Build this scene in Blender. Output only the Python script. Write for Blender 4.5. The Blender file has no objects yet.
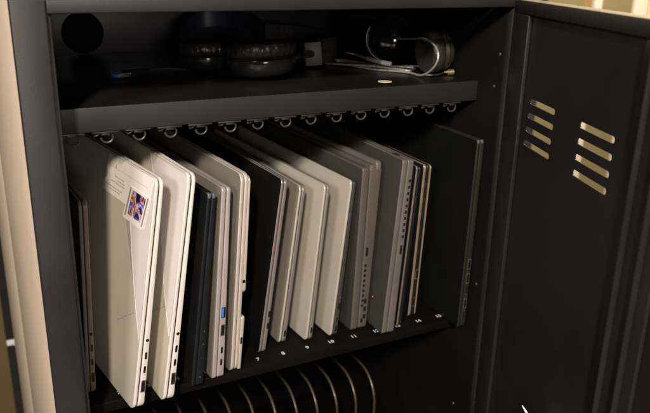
import bpy, bmesh, math, random
from mathutils import Vector, Matrix
random.seed(7)
S = bpy.context.scene
COL = S.collection
PI = math.pi
R = math.radians

# ------------------------------------------------------------------ materials
def mat(name, col, rough=.5, metal=0.0, noise=.12, nscale=60, bump=.0, bscale=400, rvar=.12, coat=0, spec=.5, streak=None):
    m = bpy.data.materials.new(name); m.use_nodes = True
    nt = m.node_tree; N = nt.nodes; L = nt.links
    b = N['Principled BSDF']
    b.inputs['Metallic'].default_value = metal
    b.inputs['Specular IOR Level'].default_value = spec
    b.inputs['Coat Weight'].default_value = coat
    tc = N.new('ShaderNodeTexCoord')
    mp = N.new('ShaderNodeMapping'); L.new(tc.outputs['Object'], mp.inputs[0])
    if streak: mp.inputs['Scale'].default_value = streak
    n = N.new('ShaderNodeTexNoise'); n.inputs['Scale'].default_value = nscale; n.inputs['Detail'].default_value = 5
    L.new(mp.outputs[0], n.inputs['Vector'])
    cr = N.new('ShaderNodeMapRange'); cr.inputs['From Min'].default_value = .3; cr.inputs['From Max'].default_value = .7
    cr.inputs['To Min'].default_value = 1-noise; cr.inputs['To Max'].default_value = 1+noise
    L.new(n.outputs['Fac'], cr.inputs['Value'])
    mul = N.new('ShaderNodeVectorMath'); mul.operation = 'SCALE'
    mul.inputs[0].default_value = col[:3]; L.new(cr.outputs[0], mul.inputs['Scale'])
    L.new(mul.outputs[0], b.inputs['Base Color'])
    n2 = N.new('ShaderNodeTexNoise'); n2.inputs['Scale'].default_value = nscale*.35; n2.inputs['Detail'].default_value = 6
    L.new(tc.outputs['Object'], n2.inputs['Vector'])
    rr = N.new('ShaderNodeMapRange'); rr.inputs['From Min'].default_value = .3; rr.inputs['From Max'].default_value = .7
    rr.inputs['To Min'].default_value = max(.02, rough-rvar); rr.inputs['To Max'].default_value = min(1, rough+rvar)
    L.new(n2.outputs['Fac'], rr.inputs['Value']); L.new(rr.outputs[0], b.inputs['Roughness'])
    if bump:
        n3 = N.new('ShaderNodeTexNoise'); n3.inputs['Scale'].default_value = bscale; n3.inputs['Detail'].default_value = 3
        L.new(tc.outputs['Object'], n3.inputs['Vector'])
        bp = N.new('ShaderNodeBump'); bp.inputs['Strength'].default_value = bump; bp.inputs['Distance'].default_value = .001
        L.new(n3.outputs['Fac'], bp.inputs['Height']); L.new(bp.outputs[0], b.inputs['Normal'])
    return m

M = {}
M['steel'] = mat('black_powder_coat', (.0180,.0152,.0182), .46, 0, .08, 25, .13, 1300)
M['steel_shade'] = mat('black_powder_coat_shaded', (.0055,.005,.005), .5, 0, .15, 20, .07, 1600, spec=.08)  # same coat darkened, shade inside the cabinet put into its colour
M['steel_door'] = mat('black_powder_coat_door', (.0165,.0152,.0158), .36, 0, .12, 18, .13, 1300, spec=.35)
M['edge_sheen'] = mat('painted_edge_sheen', (.40,.36,.28), .35, 0, .12, 30)  # pale colour carrying the sheen along the door's top edge
M['clip'] = mat('dark_clip_metal', (.075,.068,.065), .35, .5, .2, 80)
M['silver_lid'] = mat('champagne_aluminium', (.68,.635,.53), .38, .25, .07, 14, .05, 1500, rvar=.2)
M['white_edge'] = mat('white_edge_metal', (.82,.77,.73), .38, .15, .04, 60)
M['pink_silver'] = mat('pinkish_silver', (.50,.44,.43), .4, .3, .06, 60)
M['warm_silver'] = mat('warm_silver', (.66,.59,.53), .4, .3, .05, 60)
M['olive_silver'] = mat('olive_silver', (.26,.24,.20), .42, .3, .06, 40)
M['mid_silver'] = mat('mid_silver', (.33,.30,.255), .36, .35, .08, 16, .04, 1500, rvar=.2)
M['light_silver'] = mat('light_silver', (.55,.51,.43), .36, .25, .08, 16, .04, 1500, rvar=.2)
M['steel_edge'] = mat('grey_edge_metal', (.34,.30,.29), .33, .5, .1, 90)
M['bronze'] = mat('bronze_brown', (.24,.18,.155), .4, .3, .1, 60)
M['dark_grey'] = mat('dark_grey_plastic', (.046,.042,.036), .45, 0, .08, 40, .1, 1500)
M['mid_grey'] = mat('warm_grey_plastic', (.105,.093,.078), .45, .1, .08, 40, .1, 1500)
M['grey_edge'] = mat('grey_plastic_edge', (.15,.135,.12), .42, .15, .08, 60)
M['black'] = mat('black_plastic', (.010,.010,.011), .35, 0, .2, 60)
M['black_glossy'] = mat('black_glossy_lid', (.008,.0075,.0075), .22, 0, .2, 20, 0, 1, .08)
M['navy'] = mat('navy_black_metal', (.017,.019,.023), .35, .3, .1, 60)
M['navy_tip'] = mat('blue_grey_metal', (.24,.27,.31), .3, .5, .1, 60)
M['dark_olive'] = mat('dark_olive_lid', (.006,.0064,.005), .4, 0, .15, 20, spec=.18)
M['olive_edge'] = mat('dark_olive_edge', (.020,.020,.014), .4, 0, .1, 40)
M['champagne'] = mat('champagne_trim', (.55,.42,.30), .3, .6, .1, 60)
M['rubber'] = mat('black_rubber', (.012,.012,.012), .7, 0, .1)
M['deck'] = mat('black_shelf_deck', (.010,.009,.009), .33, 0, .2, 22, .1, 1200, spec=.4)
M['void'] = mat('hole_darkness', (.004,.004,.004), .8, 0, .1, spec=.05)
M['gap'] = mat('dark_seam', (.012,.010,.010), .6)
M['port'] = mat('port_black', (.012,.010,.010), .4)
M['port_metal'] = mat('port_metal', (.45,.42,.38), .3, .8)
M['port_blue'] = mat('usb_blue_plastic', (.04,.22,.75), .35)
M['paper'] = mat('white_label_paper', (.93,.88,.82), .55, 0, .03, 40)
M['facet'] = mat('white_lid_facet', (.86,.81,.785), .36, .1, .04, 20, rvar=.15)
M['ink'] = mat('grey_ink', (.50,.46,.41), .6, 0, .1)
M['ink_dark'] = mat('grey_card_edge', (.32,.28,.27), .5, 0, .1)
M['white_mark'] = mat('white_marking_paint', (.70,.68,.66), .5, 0, .05)
M['white'] = mat('white_nylon', (.85,.82,.80), .4, 0, .03)
M['accent'] = mat('polished_accent', (.95,.92,.86), .3, .1, .02)
M['leather'] = mat('black_leatherette', (.030,.026,.023), .34, 0, .2, 80, .8, 260)
M['gloss'] = mat('glossy_black_plastic', (.008,.008,.009), .10, 0, .1, 30, 0, 1, .04, coat=.6)
M['satin'] = mat('satin_black_plastic', (.018,.017,.017), .2, 0, .1, 40)
M['brownshell'] = mat('brown_grey_shell', (.040,.032,.023), .3, .2, .15, 60)
M['blueband'] = mat('dark_blue_band', (.016,.016,.035), .4, 0, .1)
M['tagplastic'] = mat('grey_slider_plastic', (.12,.105,.10), .4, 0, .08)
M['cable'] = mat('silver_braided_cable', (.62,.58,.50), .3, .55, .15, 300, .3, 2500)
M['cable_black'] = mat('black_cable', (.018,.018,.018), .4)
M['gold'] = mat('gold_plug', (.75,.62,.32), .28, .85, .1)
M['silver'] = mat('bright_plug_metal', (.85,.82,.76), .22, .85, .05)
M['cream'] = mat('cream_disc', (.88,.80,.55), .4, 0, .1)
M['wire'] = mat('brass_wire', (.125,.098,.07), .42, .7, .2, 120)
M['beige_steel'] = mat('beige_painted_steel', (.66,.54,.41), .6, 0, .04, 10, .05, 900)
M['wall'] = mat('beige_wall_paint', (.74,.60,.45), .85, 0, .05, 4, .2, 120)
M['wallshade'] = mat('olive_shaded_wall', (.27,.215,.105), .6, 0, .08, 5)  # beige wall in shade, the shade put into an olive colour
M['tanpanel'] = mat('tan_wood_panel', (.36,.22,.09), .6, 0, .12, 6, 0, 1, .1, streak=(6,6,1))
M['trim'] = mat('cream_painted_trim', (.86,.78,.62), .5, 0, .04, 8)
M['cupboard'] = mat('olive_cupboard', (.16,.12,.055), .6, 0, .1, 6)
M['darkmetal'] = mat('dark_blue_grey_side', (.035,.033,.04), .5, 0, .1)
M['floor'] = mat('grey_brown_carpet', (.10,.085,.07), .95, 0, .3, 200, .6, 500)
M['screw'] = mat('screw_metal', (.16,.14,.12), .4, .7)

# photo print: soft patches of orange, violet, blue and red on dark
pm = bpy.data.materials.new('photo_print'); pm.use_nodes = True
nt = pm.node_tree; b = nt.nodes['Principled BSDF']; b.inputs['Roughness'].default_value = .3
tc = nt.nodes.new('ShaderNodeTexCoord'); nz = nt.nodes.new('ShaderNodeTexNoise'); nz.inputs['Scale'].default_value = 62; nz.inputs['Detail'].default_value = 3; nz.inputs['Distortion'].default_value = 1.0
cr = nt.nodes.new('ShaderNodeValToRGB'); nt.links.new(tc.outputs['Object'], nz.inputs['Vector']); nt.links.new(nz.outputs['Fac'], cr.inputs['Fac'])
E_ = cr.color_ramp.elements; E_[0].position = .30; E_[0].color = (.01,.01,.03,1); E_[1].position = .72; E_[1].color = (.85,.85,.95,1)
for q, c in ((.40,(.01,.01,.03,1)), (.44,(.05,.05,.28,1)), (.485,(.30,.25,.75,1)), (.515,(.75,.70,.85,1)), (.535,(.85,.25,.05,1)), (.585,(.70,.12,.03,1)), (.63,(.05,.01,.02,1))):
    e = E_.new(q); e.color = c
nt.links.new(cr.outputs['Color'], b.inputs['Base Color']); M['photo'] = pm
# tiny lit red light
lm = bpy.data.materials.new('red_indicator'); lm.use_nodes = True
b = lm.node_tree.nodes['Principled BSDF']; b.inputs['Base Color'].default_value = (.6,.02,.03,1)
b.inputs['Emission Color'].default_value = (1,.05,.10,1); b.inputs['Emission Strength'].default_value = 1.5; M['led'] = lm

# ------------------------------------------------------------------ helpers
def obj(name, bm, m, parent=None, smooth=True, loc=None, rot=None):
    bmesh.ops.recalc_face_normals(bm, faces=bm.faces[:])
    me = bpy.data.meshes.new(name); bm.to_mesh(me); bm.free()
    o = bpy.data.objects.new(name, me); COL.objects.link(o)
    ms = m if isinstance(m, (list, tuple)) else [m]
    for x in ms: me.materials.append(M[x])
    if smooth:
        for p in me.polygons: p.use_smooth = True
        me.set_sharp_from_angle(angle=R(32))
    if parent: o.parent = parent
    if loc: o.location = loc
    if rot: o.rotation_euler = rot
    return o
def tag(o, label=None, cat=None, group=None, kind=None):
    if label: o['label'] = label
    if cat: o['category'] = cat
    if group: o['group'] = group
    if kind: o['kind'] = kind
    return o
def empty(name, loc=(0,0,0), rot=(0,0,0)):
    o = bpy.data.objects.new(name, None); COL.objects.link(o); o.location = loc; o.rotation_euler = rot
    o.empty_display_size = .02
    return o
def box(bm, x0, x1, y0, y1, z0, z1, bev=.0008, mx=None, seg=2):
    r = bmesh.ops.create_cube(bm, size=1)
    vs = r['verts']
    for v in vs:
        v.co = Vector((x0 + (v.co.x+.5)*(x1-x0), y0 + (v.co.y+.5)*(y1-y0), z0 + (v.co.z+.5)*(z1-z0)))
    if bev:
        es = list({e for v in vs for e in v.link_edges})
        rr = bmesh.ops.bevel(bm, geom=es, offset=bev, segments=seg, profile=.5, affect='EDGES')
        vs = list({v for f in rr['faces'] for v in f.verts} | {v for v in vs if v.is_valid})
    if mx is not None: bmesh.ops.transform(bm, matrix=mx, verts=vs)
    return vs
def tube(bm, pts, r, n=10, closed=False, caps=True, rr=None):
    pts = [Vector(p) for p in pts]; rings = []
    up = Vector((0,0,1)); prev = None
    N = len(pts)
    for i, p in enumerate(pts):
        if closed: t = pts[(i+1) % N]-pts[i-1]
        else: t = pts[min(i+1, N-1)]-pts[max(i-1, 0)]
        t.normalize()
        a = prev if prev is not None else (up if abs(t.z) < .9 else Vector((1,0,0)))
        a = (a - t*a.dot(t)).normalized(); prev = a; c = t.cross(a)
        rad = rr[i] if rr else r
        rings.append([bm.verts.new(p + (a*math.cos(2*PI*k/n)+c*math.sin(2*PI*k/n))*rad) for k in range(n)])
    for i in range(N if closed else N-1):
        A, B = rings[i], rings[(i+1) % N]
        for k in range(n): bm.faces.new((A[k], A[(k+1) % n], B[(k+1) % n], B[k]))
    if caps and not closed:
        bm.faces.new(rings[0]); bm.faces.new(rings[-1])
def lathe(bm, prof, n=48, mx=None, axis='z'):
    rings = []
    for r, z in prof:
        rings.append([bm.verts.new((r*math.cos(2*PI*k/n), r*math.sin(2*PI*k/n), z)) for k in range(n)] if r > 1e-6 else [bm.verts.new((0,0,z))])
    for A, B in zip(rings, rings[1:]):
        for k in range(n):
            k2 = (k+1) % n
            if len(A) == 1 and len(B) == 1: continue
            if len(A) == 1: bm.faces.new((A[0], B[k], B[k2]))
            elif len(B) == 1: bm.faces.new((A[k], A[k2], B[0]))
            else: bm.faces.new((A[k], A[k2], B[k2], B[k]))
    if mx is not None: bmesh.ops.transform(bm, matrix=mx, verts=[v for ring in rings for v in ring])
def spline(P, n=8):
    P = [Vector(p) for p in P]; out = []
    for i in range(len(P)-1):
        p0 = P[max(i-1,0)]; p1 = P[i]; p2 = P[i+1]; p3 = P[min(i+2, len(P)-1)]
        for k in range(n):
            t = k/n
            out.append(.5*((2*p1)+(-p0+p2)*t+(2*p0-5*p1+4*p2-p3)*t*t+(-p0+3*p1-3*p2+p3)*t**3))
    out.append(P[-1]); return out
def rrect(y0, y1, z0, z1, r, n=6):
    out = []
    for cy, cz, a0 in ((y1-r, z1-r, 0), (y0+r, z1-r, 90), (y0+r, z0+r, 180), (y1-r, z0+r, 270)):
        for k in range(n+1):
            a = R(a0+90*k/n); out.append((cy+r*math.cos(a), cz+r*math.sin(a)))
    return out
def slab(bm, w, h, rad, xa, xb, xb_top=None, bev=.0012, y0=0, z0=0):
    """rounded plate lying in the y/z plane, x from xa to xb (xb_top at its upper edge)"""
    if xb_top is None: xb_top = xb
    bev = min(bev, (xb-xa)*.45, (xb_top-xa)*.45)
    def xm(x, z, side):
        return x if side == 0 else x + (xb_top-xb)*(z-z0)/h
    lv = [(xa, bev, 0), (xa+bev*.13, bev*.5, 0), (xa+bev*.5, bev*.13, 0), (xa+bev, 0, 0), (xb-bev, 0, 1), (xb-bev*.5, bev*.13, 1), (xb-bev*.13, bev*.5, 1), (xb, bev, 1)]
    rings = []
    for x, ins, side in lv:
        rings.append([bm.verts.new((xm(x, z, side), y, z)) for y, z in rrect(y0+ins, y0+w-ins, z0+ins, z0+h-ins, max(rad-ins, .0003))])
    n = len(rings[0])
    for A, B in zip(rings, rings[1:]):
        for k in range(n): bm.faces.new((A[k], A[(k+1) % n], B[(k+1) % n], B[k]))
    bm.faces.new(rings[0]); bm.faces.new(rings[-1])
def stadium(cx, cz, wx, hz, n=5):
    r = min(wx, hz)/2*.98
    return rrect(cx-wx/2, cx+wx/2, cz-hz/2, cz+hz/2, r, n)
def port(parent, name, cx, cz, wx, hz, m='port', square=False, y=0.0, d=.0012, proud=.00012):
    bm = bmesh.new()
    pts = rrect(cx-wx/2, cx+wx/2, cz-hz/2, cz+hz/2, .0003 if square else min(wx,hz)*.48, 4)
    A = [bm.verts.new((a, y-proud, c)) for a, c in pts]; B = [bm.verts.new((a, y+d, c)) for a, c in pts]
    bm.faces.new(A); bm.faces.new(B)
    for k in range(len(A)): bm.faces.new((A[k], A[(k+1)%len(A)], B[(k+1)%len(A)], B[k]))
    return obj(name, bm, m, parent, smooth=False)
def plate_with_holes(bm, outer, holes, x_is, y0, y1):
    """flat sheet in local x/z with holes, thickness y0..y1"""
    edges = []; 
    for loop in [outer]+holes:
        vs = [bm.verts.new((a, y0, c)) for a, c in loop]
        edges += [bm.edges.new((vs[i], vs[(i+1) % len(vs)])) for i in range(len(vs))]
    f = bmesh.ops.triangle_fill(bm, use_beauty=True, use_dissolve=False, edges=edges)
    fs = [g for g in f['geom'] if isinstance(g, bmesh.types.BMFace)]
    ex = bmesh.ops.extrude_face_region(bm, geom=fs)
    bmesh.ops.translate(bm, vec=(0, y1-y0, 0), verts=[g for g in ex['geom'] if isinstance(g, bmesh.types.BMVert)])

# ------------------------------------------------------------------ dimensions (metres)
SLOT = .0315
XO0, XO1 = -.0051, .512          # cabinet outside
XI0, XI1 = .008, .4937           # cabinet inside walls
YF, YB = -.051, .378             # frame plane, inner back
ZT = .404                        # cabinet top
ZB = -.80
ZS = .3069                       # upper shelf deck
ZL = .284                        # bottom of its lip

# ------------------------------------------------------------------ cabinet
cab = tag(empty('charging_cabinet', (XO0+.25, .16, ZB)), 'black steel charging cabinet with open door, full of upright laptops', 'cabinet')
cab_off = -Vector((XO0+.25, .16, ZB))
def cpart(name, bm, m, parent=None):
    o = obj(name, bm, m, parent or cab)
    if parent is None: o.location = cab_off
    return o
bm = bmesh.new(); box(bm, XO0+.0008, XI0, YF+.012, .40, ZB, ZT-.0015); cpart('side_panel', bm, 'steel_shade')
bm = bmesh.new(); box(bm, XO0+.0002, XO0+.0012, YF+.0122, .4005, ZB+.0005, ZT-.0018, .0003); cpart('outer_side_skin', bm, 'beige_steel')
bm = bmesh.new(); box(bm, XI1, XO1, YF+.012, .40, ZB, ZT-.0015); rsp = cpart('side_panel', bm, 'steel_shade')
bm = bmesh.new(); box(bm, XI0+.0002, XI1-.0002, YB, .3995, ZB, ZS-.0008); cpart('back_panel', bm, 'steel_shade')
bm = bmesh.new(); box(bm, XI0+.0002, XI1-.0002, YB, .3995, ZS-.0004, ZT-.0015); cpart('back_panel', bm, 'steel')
bm = bmesh.new(); box(bm, XO0-.0005, XO1-.002, YF+.0135, .401, ZT-.001, ZT+.0012); cpart('top_panel', bm, 'steel')
bm = bmesh.new(); box(bm, XI0+.0004, XI1-.0004, YF+.012, YB-.0004, ZB+.001, ZB+.03); cpart('bottom_panel', bm, 'steel_shade')
bm = bmesh.new(); box(bm, XI0+.0004, XI1-.0004, 0, YB-.0004, -.36, -.3302, .0008); cpart('lower_shelf', bm, 'steel_shade')
bm = bmesh.new(); box(bm, XO0, .0214, YF, YF+.0115, ZB, ZT, .0014, seg=3); box(bm, .0205, .0252, YF+.006, YF+.011, ZB, ZT-.002, .0008); cpart('stile', bm, 'steel')
bm = bmesh.new(); box(bm, XI1+.0004, XO1-.001, YF+.004, YF+.0115, ZB, ZT, .0012); cpart('stile', bm, 'steel')
bm = bmesh.new(); box(bm, .0218, XI1, YF+.0003, YF+.0113, .3926, ZT-.0003, .0013, seg=3); cpart('top_rail', bm, 'steel')
bm = bmesh.new()
box(bm, XI0+.0004, XI1-.0004, 0, .0015, ZL, ZS, .0007, seg=3); box(bm, XI0+.0004, XI1-.0004, .0012, .016, ZL+.0004, ZL+.0016, .0003)
usf = cpart('upper_shelf', bm, 'steel')
bm = bmesh.new(); box(bm, XI0+.0004, XI1-.0004, .0017, YB-.0004, ZS-.0015, ZS-.0001, .0003); obj('shelf_deck', bm, 'deck', usf)
bm = bmesh.new()
box(bm, XI0+.0004, XI1-.0004, 0, .0015, -.012, 0, .0007, seg=3); box(bm, XI0+.0004, XI1-.0004, .0012, YB-.0004, -.0015, -.0001, .0003)
shelf = cpart('laptop_shelf', bm, 'steel_shade')
bm = bmesh.new()
A = [(XI1-.0006, .001, -.0006), (XI1-.0006, .001, .010), (XI1-.0006, .040, .010), (XI1-.0006, .040, -.0006)]
box(bm, XI1-.016, XI1-.0005, .002, .05, .0002, .0016, .0004); box(bm, XI1-.0022, XI1-.0005, .002, .05, .0004, .012, .0004)
cpart('shelf_bracket', bm, 'steel')
# cable hole in the top back wall: black plate painted for its shaded depth
bm = bmesh.new(); mx = Matrix.Translation((.1157, YB-.0002, .3355)) @ Matrix.Rotation(R(90), 4, 'X')
lathe(bm, [(0, .0006), (.0262, .0006), (.0268, .0012), (.0276, .0012), (.028, -.0005)], 64, mx); cpart('cable_hole_dark', bm, 'void')
for (y, z) in ((-.0329, .3412), (-.028, .3049), (-.0063, -.1262), (-.03, .06)):
    bm = bmesh.new(); mx = Matrix.Translation((XI1+.0001, y, z)) @ Matrix.Rotation(R(-90), 4, 'Y')
    lathe(bm, [(0, .0012), (.0009, .0012), (.0016, .0008), (.0019, 0)], 16, mx); cpart('screw', bm, 'screw')

# slot numbers printed on the shelf
def text_mesh(s, size):
    cu = bpy.data.curves.new('t', 'FONT'); cu.body = s; cu.size = size; cu.align_x = 'CENTER'; cu.align_y = 'CENTER'; cu.extrude = .0001; cu.offset = size*.025
    o = bpy.data.objects.new('t', cu); COL.objects.link(o)
    bpy.context.view_layer.update()
    me = bpy.data.meshes.new_from_object(o.evaluated_get(bpy.context.evaluated_depsgraph_get()))
    bpy.data.objects.remove(o); return me
for k in range(1, 16):
    me = text_mesh(str(k), .0082); me.name = 'slot_number'; me.materials.clear(); me.materials.append(M['white_mark'])
    o = bpy.data.objects.new('slot_number', me); COL.objects.link(o); o.parent = shelf
    o.location = (k*SLOT, .013, .0001); o['label'] = 'white number %d painted on the laptop shelf' % k

# door, open about seventy degrees, inner face towards the camera
DE = Vector((-.33, -.944, 0)).normalized()
door_rot = math.atan2(DE.y, DE.x)
RC = .0048     # panel recess
bm = bmesh.new()
DW, DT, DB = .50, .4005, -.80
box(bm, .002, .0412, 0, RC-.0002, DB, DT-.0135, .0010, seg=3)
box(bm, .002, DW, -.0002, .020, DT-.0133, DT, .0013, seg=3)
box(bm, .002, DW, 0, .020, DB, DB+.013, .001)
box(bm, DW-.04, DW-.0002, .0002, RC-.0002, DB+.0132, DT-.0135, .001)
holes = []
for r_ in range(4):
    zt = .3053 - r_*.01485
    for t0, t1 in ((.0560-r_*.0015, .1160-r_*.0004), (.1675-r_*.0006, .2285-r_*.0004)):
        holes.append(rrect(t0, t1, zt-.0060, zt, .0028, 5))
plate_with_holes(bm, [(.0022, DB+.0134), (DW-.0004, DB+.0134), (DW-.0004, DT-.0137), (.0022, DT-.0137)], holes, 0, RC, RC+.0012)
box(bm, .257, .315, RC-.0040, RC-.0002, DB+.02, DT-.0140, .0012, seg=3)
for t in (.2722, .2985):
    for z0_ in (0,):
        pts = [(t, RC-.0040, DB+.03), (t, RC-.0040, DT-.03)]
        n = 12; A = []; B = []
        for k in range(n+1):
            a = PI*k/n
            A.append(bm.verts.new((t+.0024*math.cos(a), RC-.0041-.0042*math.sin(a), DB+.021)))
            B.append(bm.verts.new((t+.0024*math.cos(a), RC-.0041-.0042*math.sin(a), DT-.0145)))
        for k in range(n): bm.faces.new((A[k], A[k+1], B[k+1], B[k]))
        bm.faces.new(A); bm.faces.new(B)
door = obj('door', bm, 'steel_door', cab)
bm = bmesh.new(); box(bm, .004, DW-.002, .0012, .0188, DT-.0003, DT+.0006, .0004); obj('top_edge_sheen', bm, 'edge_sheen', door)  # thin strip added to paint the grazing reflection on the door top
door.location = Vector((.4937, -.048, 0)) + cab_off; door.rotation_euler = (0, 0, door_rot)
for z in (.33, -.12, -.60):
    bm = bmesh.new(); lathe(bm, [(0,-.02),(.0035,-.02),(.004,-.019),(.004,.019),(.0035,.02),(0,.02)], 16, Matrix.Translation((.0, .0245, z)))
    obj('hinge', bm, 'steel', door)

# ------------------------------------------------------------------ cable clips under the upper shelf
def make_clip():
    root = empty('cable_clip')
    bm = bmesh.new(); box(bm, -.0118, .0118, -.0004, .014, -.0018, -.0002, .0004); box(bm, -.0035, .0045, .001, .009, -.0042, -.0012, .0006)
    obj('mounting_plate', bm, 'clip', root)
    bm = bmesh.new()
    pts = [(.0055*math.cos(R(a))+.0018, .004, -.0064+.0053*math.sin(R(a))) for a in range(50, -185, -12)]
    tube(bm, [(.0048, .004, -.0012)]+pts, .00105, 8); obj('hook_ring', bm, 'clip', root)
    bm = bmesh.new(); tube(bm, [(-.0030,.004,-.0020), (-.0075,.004,-.0044), (-.0096,.0035,-.0040)], .001, 8, rr=[.0008,.0012,.0016]); obj('hook_tip', bm, 'clip', root)
    return root
def copy_tree(o, parent=None):
    c = o.copy(); COL.objects.link(c); c.parent = parent
    for ch in [x for x in o.children]: copy_tree(ch, c)
    return c
clip0 = make_clip()
below = ['leftmost under the shelf, above the bronze laptop', 'above the white laptop with the paper label', 'above the white laptop without a label', 'fourth from the left post',
         'above the navy black laptop', 'above the pinkish silver laptop', 'above the silver laptop with the stepped edge', 'exactly in the middle of the row of fifteen',
         'ninth from the left post', 'tenth from the left post', 'eleventh from the left post', 'above the thick grey laptop', 'above the dark grey laptop with a red light', 'second from the right wall', 'rightmost under the shelf, next to the right wall']
for i in range(15):
    c = clip0 if i == 0 else copy_tree(clip0)
    c.location = (.038+.03016*i, .002+random.uniform(-.0008,.0008), ZL-.0002)
    c.rotation_euler = (0, 0, R(random.uniform(-4, 4)))
    tag(c, 'dark cable clip, '+below[i], 'cable clip', 'cable clips under the upper shelf')

# ------------------------------------------------------------------ laptops
G = 'laptops standing upright in the numbered slots'
def laptop(label, x, y, h, lean, yaw, tl, tb, tt, lidm, lidedge, basem, w=.32, rad=.007, gap=.0009, bev=.0012, foot=True, lead=0):
    """tl lid thickness, tb/tt base thickness at bottom/top; returns root and a function giving base centre x at height z"""
    T = tl+gap+tb
    z0 = T*math.sin(abs(R(lean)))+.0006 if lean > 0 else .0006
    root = empty('laptop', (x, y, z0), (0, R(lean), -R(yaw)))
    tag(root, label, 'laptop', G)
    bm = bmesh.new(); slab(bm, w, h, rad, 0, tl, bev=min(bev, tl*.42))
    lid = obj('lid', bm, [lidm, lidedge] if lidedge else lidm, root)
    if lidedge:
        for p in lid.data.polygons:
            if abs(p.normal.x) < .80: p.material_index = 1
    bm = bmesh.new(); slab(bm, w, h-.0006, rad, tl+gap, tl+gap+tb, tl+gap+tt, bev=bev, z0=.0004, y0=.0004)
    base = obj('base', bm, basem, root)
    bm = bmesh.new(); slab(bm, w-.006, h-.004, rad, tl-.0003, tl+gap+.0003, bev=.0001, z0=.002, y0=.0024); obj('seam', bm, 'gap', root)
    def cx(z): return tl+gap+(tb+(tt-tb)*z/h)/2
    return root, cx
def tint_ports(root, cx, h, lst, y=.0004):
    for kind, f, *o in lst:
        z = f*h; x = cx(z)+(o[0] if o else 0)
        if kind == 'jack': port(root, 'audio_jack', x, z, .0034, .0034, y=y)
        elif kind == 'usbc': port(root, 'usb_port', x, z, .0024, .0078, y=y)
        elif kind == 'hdmi':
            p = port(root, 'hdmi_port', x, z, .0046, .0135, 'port_metal', square=True, y=y); port(p, 'hdmi_opening', x, z, .0036, .012, 'port', y=y, proud=.00025)
        elif kind == 'usba':
            p = port(root, 'usb_port', x, z, .0048, .0125, 'port', square=True, y=y); port(p, 'blue_tongue', x-.0008, z, .0022, .0108, 'port_blue', square=True, y=y, proud=.00025)
        elif kind == 'vent': port(root, 'vent_slot', x, z, .0032, .0038, square=True, y=y)
        elif kind == 'glint': port(root, 'glint_dot', x, z, .0014, .0016, 'port_metal', y=y)  # bright metal dot painted for a glint on the edge
        elif kind == 'grey': 
            p = port(root, 'card_slot', x, z, .0030, .0085, 'port_metal', square=True, y=y); port(p, 'card_slot_opening', x, z, .0022, .0075, 'port', square=True, y=y, proud=.00025)

# 1 bronze, far left
r, c = laptop('slim laptop with dark grey lid and bronze brown base, far left against the cabinet post', .0313, .0194, .2124, 2.6, -4, .0036, .0052, .0044, 'dark_grey', 'grey_edge', 'bronze')
tint_ports(r, c, .2124, [('jack', .33), ('usbc', .255), ('usbc', .178), ('hdmi', .095)])
# 2, 3 white pair
def poly_strip(parent, name, pts, wdt, m, x=-.00018, th=.00022):
    bm = bmesh.new(); P = [Vector((p[0], p[1])) for p in pts]; L_, R_ = [], []
    for i, q in enumerate(P):
        t = (P[min(i+1, len(P)-1)]-P[max(i-1, 0)]).normalized(); n = Vector((-t.y, t.x))*wdt/2
        L_.append(q+n); R_.append(q-n)
    def ring(q): return bm.verts.new((x, q.x, q.y)), bm.verts.new((x+th, q.x, q.y))
    A = [ring(q) for q in L_]; B = [ring(q) for q in R_]
    for i in range(len(P)-1):
        bm.faces.new((A[i][0], A[i+1][0], B[i+1][0], B[i][0])); bm.faces.new((A[i][1], B[i][1], B[i+1][1], A[i+1][1]))
        bm.faces.new((A[i][0], A[i][1], A[i+1][1], A[i+1][0])); bm.faces.new((B[i][0], B[i+1][0], B[i+1][1], B[i][1]))
    return obj(name, bm, m, parent, smooth=False)
acc = [(.100,.240), (.075,.205), (.0532,.1727), (.040,.145), (.030,.120), (.018,.098), (.0035,.0735)]
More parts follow.
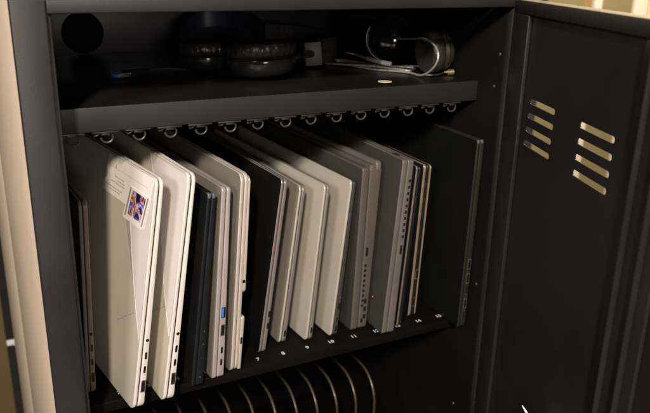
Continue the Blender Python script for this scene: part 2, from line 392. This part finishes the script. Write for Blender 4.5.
for spec in (('white laptop with a paper label and small colour photo stuck on its lid', .0675, -.0300, .2417, 9.3, -9, True),
             ('plain white laptop without a label, just right of the labelled white one', .0986, -.0285, .2429, 9.1, -6, False)):
    r, c = laptop(spec[0], *spec[1:6], .0038, .0066, .0034, 'silver_lid', 'white_edge', 'white_edge', w=.325, rad=.0085, gap=.0017)
    tint_ports(r, c, .2420, [('jack', .315), ('usbc', .246), ('usbc', .183), ('hdmi', .107)])
    curve = [tuple(v.to_2d()) for v in spline([(a,b_,0) for a,b_ in [(.090,.2400), (.076,.223), (.062,.205), (.0535,.193), (.043,.168), (.0325,.140), (.020,.112), (.0035,.078)]], 5)] if spec[6] else [tuple(v.to_2d()) for v in spline([(a,b_,0) for a,b_ in acc], 5)]
    curve = [(a, min(b_, .2406)) for a, b_ in curve] + [(.0026,.074), (.0020,.234), (.0035,.2380), (.0072,.2406)]
    bm = bmesh.new(); A = [bm.verts.new((-.00009, a, b_)) for a, b_ in curve]; B = [bm.verts.new((.0003, a, b_)) for a, b_ in curve]
    bm.faces.new(A); bm.faces.new(B)
    for k in range(len(A)): bm.faces.new((A[k], A[(k+1)%len(A)], B[(k+1)%len(A)], B[k]))
    bmesh.ops.triangulate(bm, faces=[f for f in bm.faces if len(f.verts) > 4]); obj('lid_facet', bm, 'facet', r, smooth=False)
    P = [(.062,.205), (.0535,.193), (.043,.168), (.0325,.140), (.020,.112), (.0035,.078)] if spec[6] else acc
    poly_strip(r, 'accent_line', [tuple(q) for q in [v.to_2d() for v in spline([(a,b_,0) for a,b_ in P], 6)]], .0011, 'accent')
    poly_strip(r, 'lid_seam', [(.020,.0985), (.060,.074)], .0005, 'ink_dark')
    if spec[6]:
        # paper label (> text lines, mark, photo)
        def pp(bmx, y0, y1, z0, z1, rad, xa, xb, rotz=0):
            pts = rrect(y0, y1, z0, z1, rad, 4); cy, cz = (y0+y1)/2, (z0+z1)/2
            ca, sa = math.cos(rotz), math.sin(rotz)
            pts = [(cy+(a-cy)*ca-(b_-cz)*sa, cz+(a-cy)*sa+(b_-cz)*ca) for a, b_ in pts]
            A = [bmx.verts.new((xa, a, b_)) for a, b_ in pts]; B = [bmx.verts.new((xb, a, b_)) for a, b_ in pts]
            bmx.faces.new(A); bmx.faces.new(B)
            for k in range(len(A)): bmx.faces.new((A[k], A[(k+1)%len(A)], B[(k+1)%len(A)], B[k]))
        K_ = .30
        bm = bmesh.new(); pp(bm, .0030, .1180, .1985, .2398, .004, -.0004, -.00005); [setattr(v.co, 'y', v.co.y+K_*(.2398-v.co.z)) for v in bm.verts]; lab = obj('paper_label', bm, 'paper', r, smooth=False)
        bm = bmesh.new()
        for (y0, y1, z) in ((.066,.092,.2200), (.062,.100,.2135), (.064,.084,.2165), (.066,.112,.2075), (.070,.098,.2045)):
            yy = y0
            while yy < y1:
                l_ = random.uniform(.0015, .005); pp(bm, yy, min(yy+l_, y1), z-.0007, z+.0007, .0003, -.00055, -.00042, 0); yy += l_+.0009
        pp(bm, .012, .110, .2283, .2287, .0001, -.00055, -.00042); pp(bm, .092, .0945, .228, .2325, .0004, -.00055, -.00042)
        pp(bm, .111, .119, .2135, .2215, .0008, -.00055, -.00042, R(40))
        [setattr(v.co, 'y', v.co.y+K_*(.2398-v.co.z)) for v in bm.verts]; obj('printed_text', bm, 'ink', lab, smooth=False)
        bm = bmesh.new(); pp(bm, .007, .0565, .1850, .2205, .002, -.0010, -.0006); [setattr(v.co, 'y', v.co.y+K_*(.2205-v.co.z)) for v in bm.verts]; card = obj('photo_card', bm, 'paper', r, smooth=False)
        bm = bmesh.new(); pp(bm, .0140, .0465, .1915, .2180, .0004, -.0013, -.00105); [setattr(v.co, 'y', v.co.y+K_*(.2205-v.co.z)) for v in bm.verts]; obj('photo_print', bm, 'photo', card, smooth=False)
        for ya, yb in ((.0085, .0112), (.0500, .0530)):
            bm = bmesh.new(); pp(bm, ya, yb, .1885, .2195, .0004, -.0013, -.00105); [setattr(v.co, 'y', v.co.y+K_*(.2205-v.co.z)) for v in bm.verts]; obj('card_border', bm, 'ink_dark', card, smooth=False)
# 4 navy black
r, c = laptop('navy black laptop with blue grey corners, between the white and the pinkish silver laptops', .1333, -.0142, .2142, 7.1, -6, .0040, .0085, .0040, 'black', 'navy', 'navy', rad=.004)
for (xa, xb) in ((.0004, .0036), (.0053, .0085)):
    bm = bmesh.new(); box(bm, xa, xb, -.0005, .006, .2142-.0045, .2142+.0005, .0008); obj('corner_tip', bm, 'navy_tip', r)
tint_ports(r, c, .2142, [('usbc', .33), ('glint', .30, .001), ('usbc', .245), ('glint', .23, .001), ('usbc', .17), ('glint', .155), ('glint', .05)])
# 5 pinkish silver
r, c = laptop('pinkish silver laptop with a bright blue USB port in its edge', .1582, -.0081, .2169, 4.8, -6, .0052, .0082, .0044, 'olive_silver', 'pink_silver', 'pink_silver', rad=.004)
tint_ports(r, c, .2169, [('usba', .36), ('hdmi', .265), ('usbc', .155), ('usbc', .088)])
# 6 stepped silver
x6, y6, h6 = .1811, -.0034, .2277
r, c = laptop('warm silver laptop whose edge steps in near an audio jack and widens again below', x6, y6, h6, 4.4, -5, .0042, .0045, .0045, 'olive_silver', 'warm_silver', 'warm_silver', rad=.009)
bm = bmesh.new(); slab(bm, .10, h6*.575, .006, .0094, .0133, .0118, bev=.0008, y0=.0008, z0=h6*.41); obj('upper_edge_block', bm, 'warm_silver', r)
bm = bmesh.new(); slab(bm, .10, h6*.285, .003, .0094, .0128, .0142, bev=.0012, y0=.0006, z0=.0012); obj('lower_edge_block', bm, 'warm_silver', r)
port(r, 'audio_jack', .0102, h6*.475, .0036, .0036, y=.0004, proud=.0003); port(r, 'usb_port', .0112, h6*.165, .0022, .0085, y=.0006, proud=.0003)
# 7 black lid, silver edge
r, c = laptop('laptop with a black lid and thin bright silver edges, above number 7', .2242, .0208, .2102, 8.3, -3, .0034, .0048, .0040, 'black_glossy', 'steel_edge', 'steel_edge', rad=.006)
tint_ports(r, c, .2102, [('usbc', .235, .0006), ('usbc', .165, .0006), ('glint', .055)])
# 8 9 10
r, c = laptop('mid grey silver laptop above number 8, with two tiny bright dots low on its edge', .2545, .0322, .1955, 7.9, -2, .0030, .0052, .0040, 'mid_silver', 'light_silver', 'steel_edge', rad=.006, gap=.0012)
tint_ports(r, c, .1955, [('glint', .11), ('grey', .065), ('glint', .02)])
r, c = laptop('light silver laptop above number 9, between two other silver ones', .2863, .0242, .1950, 6.7, -4, .0030, .0050, .0036, 'light_silver', 'light_silver', 'olive_silver', rad=.006, gap=.0012)
tint_ports(r, c, .1950, [('glint', .11), ('usbc', .07), ('glint', .035)])
r, c = laptop('cream silver laptop with a dark base above number 10, left of the thick grey one', .3178, .0216, .1968, 6.8, -3, .0032, .0062, .0040, 'light_silver', 'light_silver', 'dark_grey', rad=.005, gap=.001)
tint_ports(r, c, .1968, [('glint', .26, .001), ('usbc', .20), ('grey', .11), ('usbc', .05)])
# 11 thick grey
r, c = laptop('thickest laptop, warm grey, with a column of square vents, above number 11', .3480, .0236, .2085, 2.5, -3, .0100, .0125, .0165, 'dark_grey', 'mid_grey', 'mid_grey', rad=.004, gap=.0008, bev=.002, w=.33)
for k in range(9): port(r, 'vent_slot', .0145, .2057*(.415-.0325*k), .0034, .0034, square=True, y=.0004)
port(r, 'usb_port', .0150, .2057*.50, .0032, .011, square=True, y=.0004, m='port'); port(r, 'lock_slot', .0150, .2057*.055, .003, .006, y=.0004)
for k in range(3): port(r, 'vent_slot', .0185, .2057*(.18-.05*k), .004, .006, square=True, y=.0004)
bm = bmesh.new(); slab(bm, .329, .2145, .005, .0190, .0228, .0262, bev=.0016, y0=.0006, z0=.0006); obj('bottom_cover', bm, 'grey_edge', r)
bm = bmesh.new(); slab(bm, .328, .2100, .004, .0120, .0200, .0200, bev=.002, y0=.0012, z0=.0008); obj('inner_frame', bm, 'mid_grey', r)
# 12 dark grey, large
r, c = laptop('dark grey laptop with a vent column and a tiny red light on its lid', .3777, -.0008, .2210, 4.4, 1, .0068, .0100, .0082, 'dark_grey', 'grey_edge', 'grey_edge', rad=.004, bev=.0014, w=.33)
for k in range(10): port(r, 'vent_slot', .0130, .2210*(.885-.0345*k), .0028, .0036, square=True, y=.0004)
port(r, 'usb_port', .0128, .2210*.50, .003, .011, square=True, y=.0004)
bm = bmesh.new(); lathe(bm, [(0,.0004),(.0006,.0003),(.0009,0)], 12, Matrix.Translation((0, .030, .0375)) @ Matrix.Rotation(R(-90), 4, 'Y')); obj('indicator_light', bm, 'led', r)
bm = bmesh.new(); box(bm, .004, .009, .020, .032, .2203, .2216, .0005); obj('rubber_foot', bm, 'rubber', r)
# 13 14 15
r, c = laptop('thinnest black laptop, squeezed between the vented dark grey one and the champagne trimmed one', .4054, .0096, .2083, 4.3, 1, .0032, .0040, .0036, 'black', 'bronze', 'black', rad=.004)
tint_ports(r, c, .2083, [('glint', .03), ('usbc', .18)])
r, c = laptop('black laptop with champagne coloured edges, left of the big black one', .4335, .0263, .2031, 2.8, 1, .0042, .0050, .0036, 'black', 'champagne', 'black', rad=.004)
bm = bmesh.new(); slab(bm, .30, .2010, .004, .0100, .0116, bev=.0004, y0=.0002, z0=.001); obj('side_trim', bm, 'champagne', r)
tint_ports(r, c, .2031, [('hdmi', .29), ('usbc', .20), ('glint', .13), ('glint', .07)])
r, c = laptop('tallest black laptop, standing alone at the right wall of the cabinet', .4743, -.0246, .2416, 1.3, 2, .0042, .0068, .0056, 'dark_olive', 'olive_edge', 'olive_edge', rad=.003, w=.36)
for (xa, xb) in ((.0008, .0034), (.0058, .0084)):
    bm = bmesh.new(); box(bm, xa, xb, -.0004, .003, .2416-.004, .2416+.0003, .0006); obj('corner_tip', bm, 'grey_edge', r)
tint_ports(r, c, .2416, [('hdmi', .355), ('hdmi', .275), ('usbc', .215), ('glint', .185), ('hdmi', .135), ('glint', .095), ('usbc', .06)])

# ------------------------------------------------------------------ hoop rack below the shelf
rack = tag(empty('divider_rack', (.22, .2, -.33)), 'row of curved brass coloured wire dividers in the dark compartment below the laptops', 'rack')
bm = bmesh.new()
for y in (.11, .31): box(bm, -.20, .22, y-.2-.006, y-.2+.006, .0002, .0062, .001)
obj('base_rail', bm, 'steel_shade', rack)
def hoop_bm():
    bm = bmesh.new(); zt = -.1235+.33; y0 = .0884-.2; y1 = .374-.2; rr_ = .042
    pts = [(0, y0, .006)] + [(0, y0, zt-rr_-.05)]
    for k in range(0, 19): a = R(180-90*k/18); pts.append((0, y0+rr_+rr_*math.cos(a), zt-rr_+rr_*math.sin(a)))
    pts += [(0, y0+rr_+.02, zt+.0005), (0, y1-.05, zt+.001), (0, y1, zt)]; tube(bm, pts, .0019, 10); return bm
h0 = obj('divider_hoop', hoop_bm(), 'wire', rack)
for i in range(14):
    o = h0 if i == 0 else h0.copy()
    if i: COL.objects.link(o); o.parent = rack
    o.location = (.4285-.0302*i-.22, 0, 0)

# ------------------------------------------------------------------ things on the upper shelf
def cup_mesh(R_, hgt, kind):
    bm = bmesh.new()
    if kind == 'shell': lathe(bm, [(0,0),(R_*.55,.0004),(R_*.82,hgt*.10),(R_*.95,hgt*.25),(R_,hgt*.42),(R_*.985,hgt*.50),(R_*.93,hgt*.52),(0,hgt*.52)], 56)
    else:
        prof = [(R_*.55,hgt*.50),(R_*.97,hgt*.52)]
        for k in range(9): a = R(-80+160*k/8); prof.append((R_*.82+R_*.19*math.cos(a), hgt*.76+hgt*.22*math.sin(a)))
        prof += [(R_*.70,hgt*.99),(R_*.56,hgt*.90),(R_*.52,hgt*.60),(0,hgt*.56)]
        lathe(bm, prof, 110)
        for v in bm.verts:
            rr_ = math.hypot(v.co.x, v.co.y)
            if rr_ > R_*.6:
                a = math.atan2(v.co.y, v.co.x)
                w = .0005*math.sin(a*47+2*math.sin(a*5)+v.co.z*300)+.0004*math.sin(a*83+v.co.z*170)
                v.co.x *= 1+w/rr_; v.co.y *= 1+w/rr_
    return bm
# pair A: two cups lying flat, band behind
hpA = tag(empty('headphones', (.262, .13, ZS)), 'black headphones lying flat with wrinkled leather cushions and a grey slider block', 'headphones')
def cup(parent, x, y, z, R_, h, tilt=(0,0,0)):
    mx = Matrix.Translation((x, y, z)) @ Matrix.Rotation(tilt[2], 4, 'Z') @ Matrix.Rotation(tilt[0], 4, 'X') @ Matrix.Rotation(tilt[1], 4, 'Y')
    bm = cup_mesh(R_, h, 'shell'); bmesh.ops.transform(bm, matrix=mx, verts=bm.verts[:]); a = obj('ear_cup', bm, 'satin', parent)
    bm = cup_mesh(R_, h, 'cushion'); bmesh.ops.transform(bm, matrix=mx, verts=bm.verts[:]); b_ = obj('ear_cushion', bm, 'leather', a)
    return a
cup(hpA, .2640-.262, .098-.13, .0028, .0390, .040, (R(-4),R(-2),0))
cup(hpA, .2200-.262, .166-.13, .0020, .0315, .034, (R(-4),0,0))
bm = bmesh.new()
band = spline([(.2660-.262+.012, .147-.13, .018), (.31-.262, .215-.13, .040), (.305-.262, .27-.13, .052), (.262-.262, .30-.13, .050), (.225-.262, .275-.13, .035), (.215-.262, .212-.13, .018)], 10)
ringsv = []
for i, q in enumerate(band):
    t = (band[min(i+1, len(band)-1)]-band[max(i-1, 0)]).normalized(); s_ = t.cross(Vector((0,0,1))).normalized()
    ringsv.append([bm.verts.new(q+s_*dx+Vector((0,0,dz))) for dx, dz in ((-.002,-.011),(.002,-.011),(.0028,0),(.002,.011),(-.002,.011),(-.0028,0))])
for A, B in zip(ringsv, ringsv[1:]):
    for k in range(6): bm.faces.new((A[k], A[(k+1)%6], B[(k+1)%6], B[k]))
bm.faces.new(ringsv[0]); bm.faces.new(ringsv[-1]); obj('headband', bm, 'blueband', hpA)
# pair B: glossy dome towards the viewer, second cup behind, band lying to the left with grey slider
hpB = tag(empty('headphones', (.44, .17, ZS)), 'headphones standing on edge with a glossy round black cup, behind the silver cable', 'headphones')
def dome(x, y, z, R_, yaw, pitch, m):
    mx = Matrix.Translation((x, y, z)) @ Matrix.Rotation(yaw, 4, 'Z') @ Matrix.Rotation(R(90)+pitch, 4, 'X')
    bm = bmesh.new(); pr = [(0, R_*.52)]
    for k in range(1, 11): a = R(90-90*k/10); pr.append((R_*.86*math.cos(a), R_*.52*math.sin(a)))
    pr += [(R_*.90,-.002),(R_*.86,-.006),(0,-.006)]
    lathe(bm, pr, 56, mx); a = obj('ear_cup', bm, m, hpB)
    bm = bmesh.new(); pr = [(0,-.0065),(R_*.85,-.0065)]
    for k in range(9): q = R(85-170*k/8); pr.append((R_*.84+R_*.16*math.cos(q), -.015+.0085*math.sin(q)))
    pr += [(R_*.5,-.022),(0,-.018)]
    lathe(bm, pr, 72, mx); obj('ear_cushion', bm, 'leather', a)
    if m != 'gloss': return a
    bm = bmesh.new()
    pts = [mx @ Vector((R_*.91*math.cos(R(q)), R_*.91*math.sin(R(q)), .0005)) for q in range(150, 262, 6)]
    tube(bm, pts, .0008, 8); obj('trim_ring', bm, 'cable', a)
    return a
dome(.466-.44, .156-.17, .0325, .0320, R(-36), R(-8), 'gloss')
dome(.4780-.44, .055-.17, .0280, .0262, R(84), R(-3), 'brownshell')
bm = bmesh.new()
tube(bm, spline([(.470-.44,.180-.17,.052), (.480-.44,.225-.17,.056), (.485-.44,.250-.17,.054), (.478-.44,.28-.17,.050)], 8), .005, 10); obj('headband', bm, 'satin', hpB)
OA = Vector((.262, .13, 0))
def wa(*q): return tuple(Vector(q)-OA)
bm = bmesh.new(); tube(bm, spline([wa(.300,.105,.020), wa(.318,.118,.021), wa(.335,.135,.020), wa(.352,.150,.0185), wa(.372,.160,.020)], 8), .0048, 10); obj('slider_arm', bm, 'satin', hpA)
bm = bmesh.new(); box(bm, -.0105, .0105, -.0052, .0052, -.0145, .0145, .0012, Matrix.Translation(wa(.3530, .150, .0185)) @ Matrix.Rotation(R(-22), 4, 'Z') @ Matrix.Rotation(R(-5), 4, 'Y')); obj('slider_block', bm, 'tagplastic', hpA)
bm = bmesh.new(); ringsv = []
band = spline([wa(.366,.158,.020), wa(.385,.166,.021), wa(.400,.185,.022), wa(.405,.215,.024), wa(.390,.26,.026), wa(.350,.295,.028)], 8)
for i_, q in enumerate(band):
    t = (band[min(i_+1, len(band)-1)]-band[max(i_-1, 0)]).normalized(); s_ = t.cross(Vector((0,0,1))).normalized()
    ringsv.append([bm.verts.new(q+s_*dx+Vector((0,0,dz))) for dx, dz in ((-.0035,-.015),(.0035,-.015),(.0045,0),(.0035,.015),(-.0035,.015),(-.0045,0))])
for A, B in zip(ringsv, ringsv[1:]):
    for k in range(6): bm.faces.new((A[k], A[(k+1)%6], B[(k+1)%6], B[k]))
bm.faces.new(ringsv[0]); bm.faces.new(ringsv[-1]); obj('headband_pad', bm, 'leather', hpA)
# silver cable with bright plug
def on(x, y, z=.0016): return (x, y, ZS+z)
cab1 = tag(empty('audio_cable', (.42, .11, ZS)), 'silver looped cable with a bright metal plug lying in front of the glossy headphones', 'cable')
off = Vector((-.42, -.11, -ZS))
path=[(0.4530,0.1150,0.3440),(0.4520,0.0784,0.3480),(0.4490,0.0572,0.3507),(0.4460,0.0364,0.3500),(0.4430,0.0196,0.3458),(0.4410,0.0102,0.3392),(0.4400,0.0088,0.3316),(0.4400,0.0146,0.3230),(0.4400,0.0276,0.3143),(.4410,.0440,.3092),(0.4435,0.0679,0.3086),(0.4334,0.0885,0.3086),(0.4161,0.1069,0.3086),(0.4097,0.1308,0.3086),(0.4036,0.1564,0.3086),(0.3990,0.1726,0.3086),(0.4032,0.1862,0.3086),(0.4114,0.1880,0.3086),(0.4191,0.1750,0.3086),(0.4267,0.1449,0.3090),(0.4366,0.1183,0.3110),(0.4580,0.1120,0.3090),(0.4720,0.1030,0.3086)]
bm = bmesh.new(); tube(bm, [Vector(q)+off for q in spline(path, 10)], .0013, 8)
obj('cord', bm, 'cable', cab1)
p2 = [(.4700,.0960,.3086),(.4560,.0860,.3088),(.4470,.0740,.3100),(.4380,.0820,.3112),(.4250,.1020,.3114),(.4120,.1250,.3112),(.3960,.1500,.3100),(.3850,.1750,.3086),(.3900,.1950,.3086),(.4080,.2050,.3086),(.4230,.1930,.3086),(.4320,.1650,.3087),(.4420,.1300,.3088),(.4560,.1220,.3086),(.4740,.1200,.3086),(.4860,.1100,.3086)]
bm = bmesh.new(); tube(bm, [Vector(q)+off for q in spline(p2, 10)], .0013, 8); obj('cord', bm, 'cable', cab1)
def rod(bmx, a, b_, r0, r1=None, n=14):
    a = Vector(a); b_ = Vector(b_); tube(bmx, [a, a.lerp(b_, .05), a.lerp(b_, .95), b_], r0, n, rr=[r0*.8, r0, r1 or r0, (r1 or r0)*.85])
pa, pb, pc, pd, pe = [Vector(q)+off for q in ((.4080,.1660,.3230),(.4165,.1570,.3210),(.4218,.1370,.3185),(.4300,.1130,.3160),(.4375,.1020,.3150))]
bm = bmesh.new(); rod(bm, pa, pb, .0011); rod(bm, pb, pc, .0017); obj('plug_sleeve', bm, 'gold', cab1)
bm = bmesh.new(); rod(bm, pc, pd, .0031); obj('plug_grip', bm, 'cable', cab1)
bm = bmesh.new(); rod(bm, pd, pe, .0030, .0030); obj('plug_tip', bm, 'white', cab1)
# gold plug at the right end
gp = tag(empty('gold_plug', (.482, .045, ZS)), 'small gold plug on a thin black lead at the right end of the shelf', 'plug')
bm = bmesh.new(); rod(bm, (0,0,.0038), (.0075,-.002,.0042), .0036); rod(bm, (-.004,.001,.0040), (0,0,.004), .0016); obj('plug_body', bm, 'gold', gp)
bm = bmesh.new(); tube(bm, spline([(-.004,.001,.004), (-.016,-.003,.0022), (-.030,.004,.0014), (-.036,.022,.0014), (-.034,.05,.0014)], 8), .0012, 8); obj('lead', bm, 'cable_black', gp)
bm = bmesh.new(); lathe(bm, [(0,.0004),(.0076,.0004),(.0080,.0001),(.0080,0)], 40)  # flat cream round lying on the shelf
tag(obj('round_disc', bm, 'cream', loc=(.3857, .0316, ZS)), 'cream round disc on the front edge of the upper shelf', 'disc')
# blue USB plug with black cable
up = tag(empty('usb_cable', (.1170, .152, ZS), (0, 0, R(28))), 'black cable with a blue USB plug, lying alone on the upper shelf', 'cable')
bm = bmesh.new(); box(bm, -.0070, .0060, -.0062, .0062, .0022, .0066, .0003); obj('plug_shell', bm, 'silver', up)
bm = bmesh.new(); box(bm, -.0095, -.0010, -.0050, .0050, .0026, .0062, .0004); obj('blue_insert', bm, 'port_blue', up)
bm = bmesh.new(); box(bm, .0062, .036, -.008, .008, .0004, .0086, .0022, seg=3); obj('plug_body', bm, 'satin', up)
bm = bmesh.new(); tube(bm, spline([(.036,0,.0045), (.055,-.010,.006), (.075,-.022,.004), (.095,-.018,.0022), (.115,.0,.0022)], 8), .0021, 8); obj('cord', bm, 'cable_black', up)

# thin white strip near the door
ws = tag(empty('cable_tie', (.0, .0, .0)), 'thin white tapered strip poking up beside the lower part of the door', 'cable tie')
ws.location = (.429, -.195, .0055)
bm = bmesh.new()
for s0, s1, w0, w1 in ((0, .006, .0004, .0011), (.006, .12, .0011, .0013)): pass
vs = []
for s_, w_ in ((0,.0003),(.004,.0009),(.012,.0012),(.05,.0014),(.12,.0014)):
    d = Vector((.02, -.80, -.50)).normalized(); sd = Vector((.85, -.45, .2)).normalized(); nn = d.cross(sd).normalized()
    q = d*s_ + Vector((0,0,.0)) + nn*(s_*s_*2)
    vs.append([bm.verts.new(q+sd*w_+nn*.0006), bm.verts.new(q-sd*w_+nn*.0006), bm.verts.new(q-sd*w_-nn*.0006), bm.verts.new(q+sd*w_-nn*.0006)])
for A, B in zip(vs, vs[1:]):
    for k in range(4): bm.faces.new((A[k], A[(k+1)%4], B[(k+1)%4], B[k]))
bm.faces.new(vs[0]); bm.faces.new(vs[-1]); tie = obj('strap', bm, 'white', ws)

# ------------------------------------------------------------------ surroundings behind the cabinet
YW = .70
bm = bmesh.new(); box(bm, -.0049, .40, .402, .86, ZB, 1.5, .004); tag(obj('wall', bm, 'wall'), kind='structure')
bm = bmesh.new(); box(bm, -.60, -.014, 1.15, 1.40, ZB+.001, 1.5, .004)
cu = tag(obj('cupboard', bm, 'cupboard'), 'olive brown cupboard side at the far left behind the cabinet', 'cupboard')
bm = bmesh.new(); lathe(bm, [(0,.004),(.002,.004),(.0028,.003),(.0028,0)], 16, Matrix.Translation((.003, 1.142, -.512)) @ Matrix.Rotation(R(90), 4, 'X'))
box(bm, -.0145, .006, 1.151, 1.158, -.519, -.505, .001)
lt = obj('latch', bm, 'white', cu)
bm = bmesh.new(); box(bm, 1.2352, 1.262, YW+.009, YW+.06, ZB, .62, .003); tag(obj('equipment_rack_post', bm, 'darkmetal'), 'dark blue grey post behind the door, left of the olive-toned wall', 'post')
bm = bmesh.new(); box(bm, 1.2625, 1.383, YW+.01, YW+.06, ZB, 1.5, .003); tag(obj('wall_shade_or_panel', bm, 'wallshade'), 'wall behind the door with its shade painted olive, left of the first cream post', 'panel')
bm = bmesh.new(); box(bm, 1.3835, 1.413, YW+.012, YW+.06, ZB, 1.5, .003); tag(obj('wall_shade_or_panel', bm, 'tanpanel'), 'narrow tan wood strip directly left of the first cream post', 'panel')
bm = bmesh.new(); box(bm, 1.4135, 1.442, YW+.004, YW+.06, ZB, 1.5, .004); tag(obj('wall_post', bm, 'trim'), 'cream painted post seen over the door and through its vents', 'post')
bm = bmesh.new(); box(bm, 1.4425, 1.556, YW+.01, YW+.06, ZB, 1.5, .003); tag(obj('wall_shade_or_panel', bm, 'wallshade'), 'wide wall stretch, its shade painted olive brown, between the two cream posts', 'panel')
bm = bmesh.new(); box(bm, 1.5565, 1.606, YW+.004, YW+.06, ZB, 1.5, .004); tag(obj('wall_post', bm, 'trim'), 'broad cream painted post at the top right corner', 'post')
bm = bmesh.new(); box(bm, 1.6065, 3.2, YW, YW+.08, ZB, 1.5, .003); tag(obj('wall', bm, 'wall'), kind='structure')
bm = bmesh.new(); box(bm, -2.5, 3.2, -3.0, 1.2, ZB-.03, ZB-.0004, 0); tag(obj('floor', bm, 'floor', smooth=False), kind='structure')

# ------------------------------------------------------------------ light
def area(name, loc, target, e, sx, sy, col):
    l = bpy.data.lights.new(name, 'AREA'); l.shape = 'RECTANGLE'; l.size = sx; l.size_y = sy; l.energy = e; l.color = col
    o = bpy.data.objects.new(name, l); COL.objects.link(o); o.location = loc
    o.rotation_euler = (Vector(target)-Vector(loc)).to_track_quat('-Z', 'Y').to_euler(); return o
area('key_lamp', (-.78, -1.90, 1.52), (.2, 0, .1), 70, .16, .22, (1, .87, .72))
area('front_fill', (-.25, -2.9, .52), (.2, 0, .2), 12, .5, .28, (1, .92, .85))  # added fill lamp, unseen, lifts the compartment back and shaded lids
area('window_light', (-2.0, -1.75, 1.45), (.2, 0, .15), 40, .7, .5, (1, .95, .95))
area('backdrop_fill', (1.7, -.15, 1.9), (1.35, .7, .1), 55, .5, .5, (1, .86, .66))  # unseen lamp added to brighten the wall and posts behind the door
w = bpy.data.worlds.new('World'); S.world = w; w.use_nodes = True
w.node_tree.nodes['Background'].inputs[0].default_value = (1, .85, .70, 1); w.node_tree.nodes['Background'].inputs[1].default_value = .02

# ------------------------------------------------------------------ camera
cd = bpy.data.cameras.new('camera'); cam = bpy.data.objects.new('camera', cd); COL.objects.link(cam)
cam.location = (-.0510, -.6699, .4391)
cam.rotation_euler = (1.2394, -.0197, -.4715)
cd.sensor_fit = 'HORIZONTAL'; cd.sensor_width = 36; cd.lens = 725.4*36/650
cd.clip_start = .02; cd.clip_end = 50
cd.dof.use_dof = True; cd.dof.focus_distance = .74; cd.dof.aperture_fstop = 9
S.camera = cam
S.view_settings.view_transform = 'Standard'; S.view_settings.look = 'None'; S.view_settings.gamma = 1; S.view_settings.exposure = 0
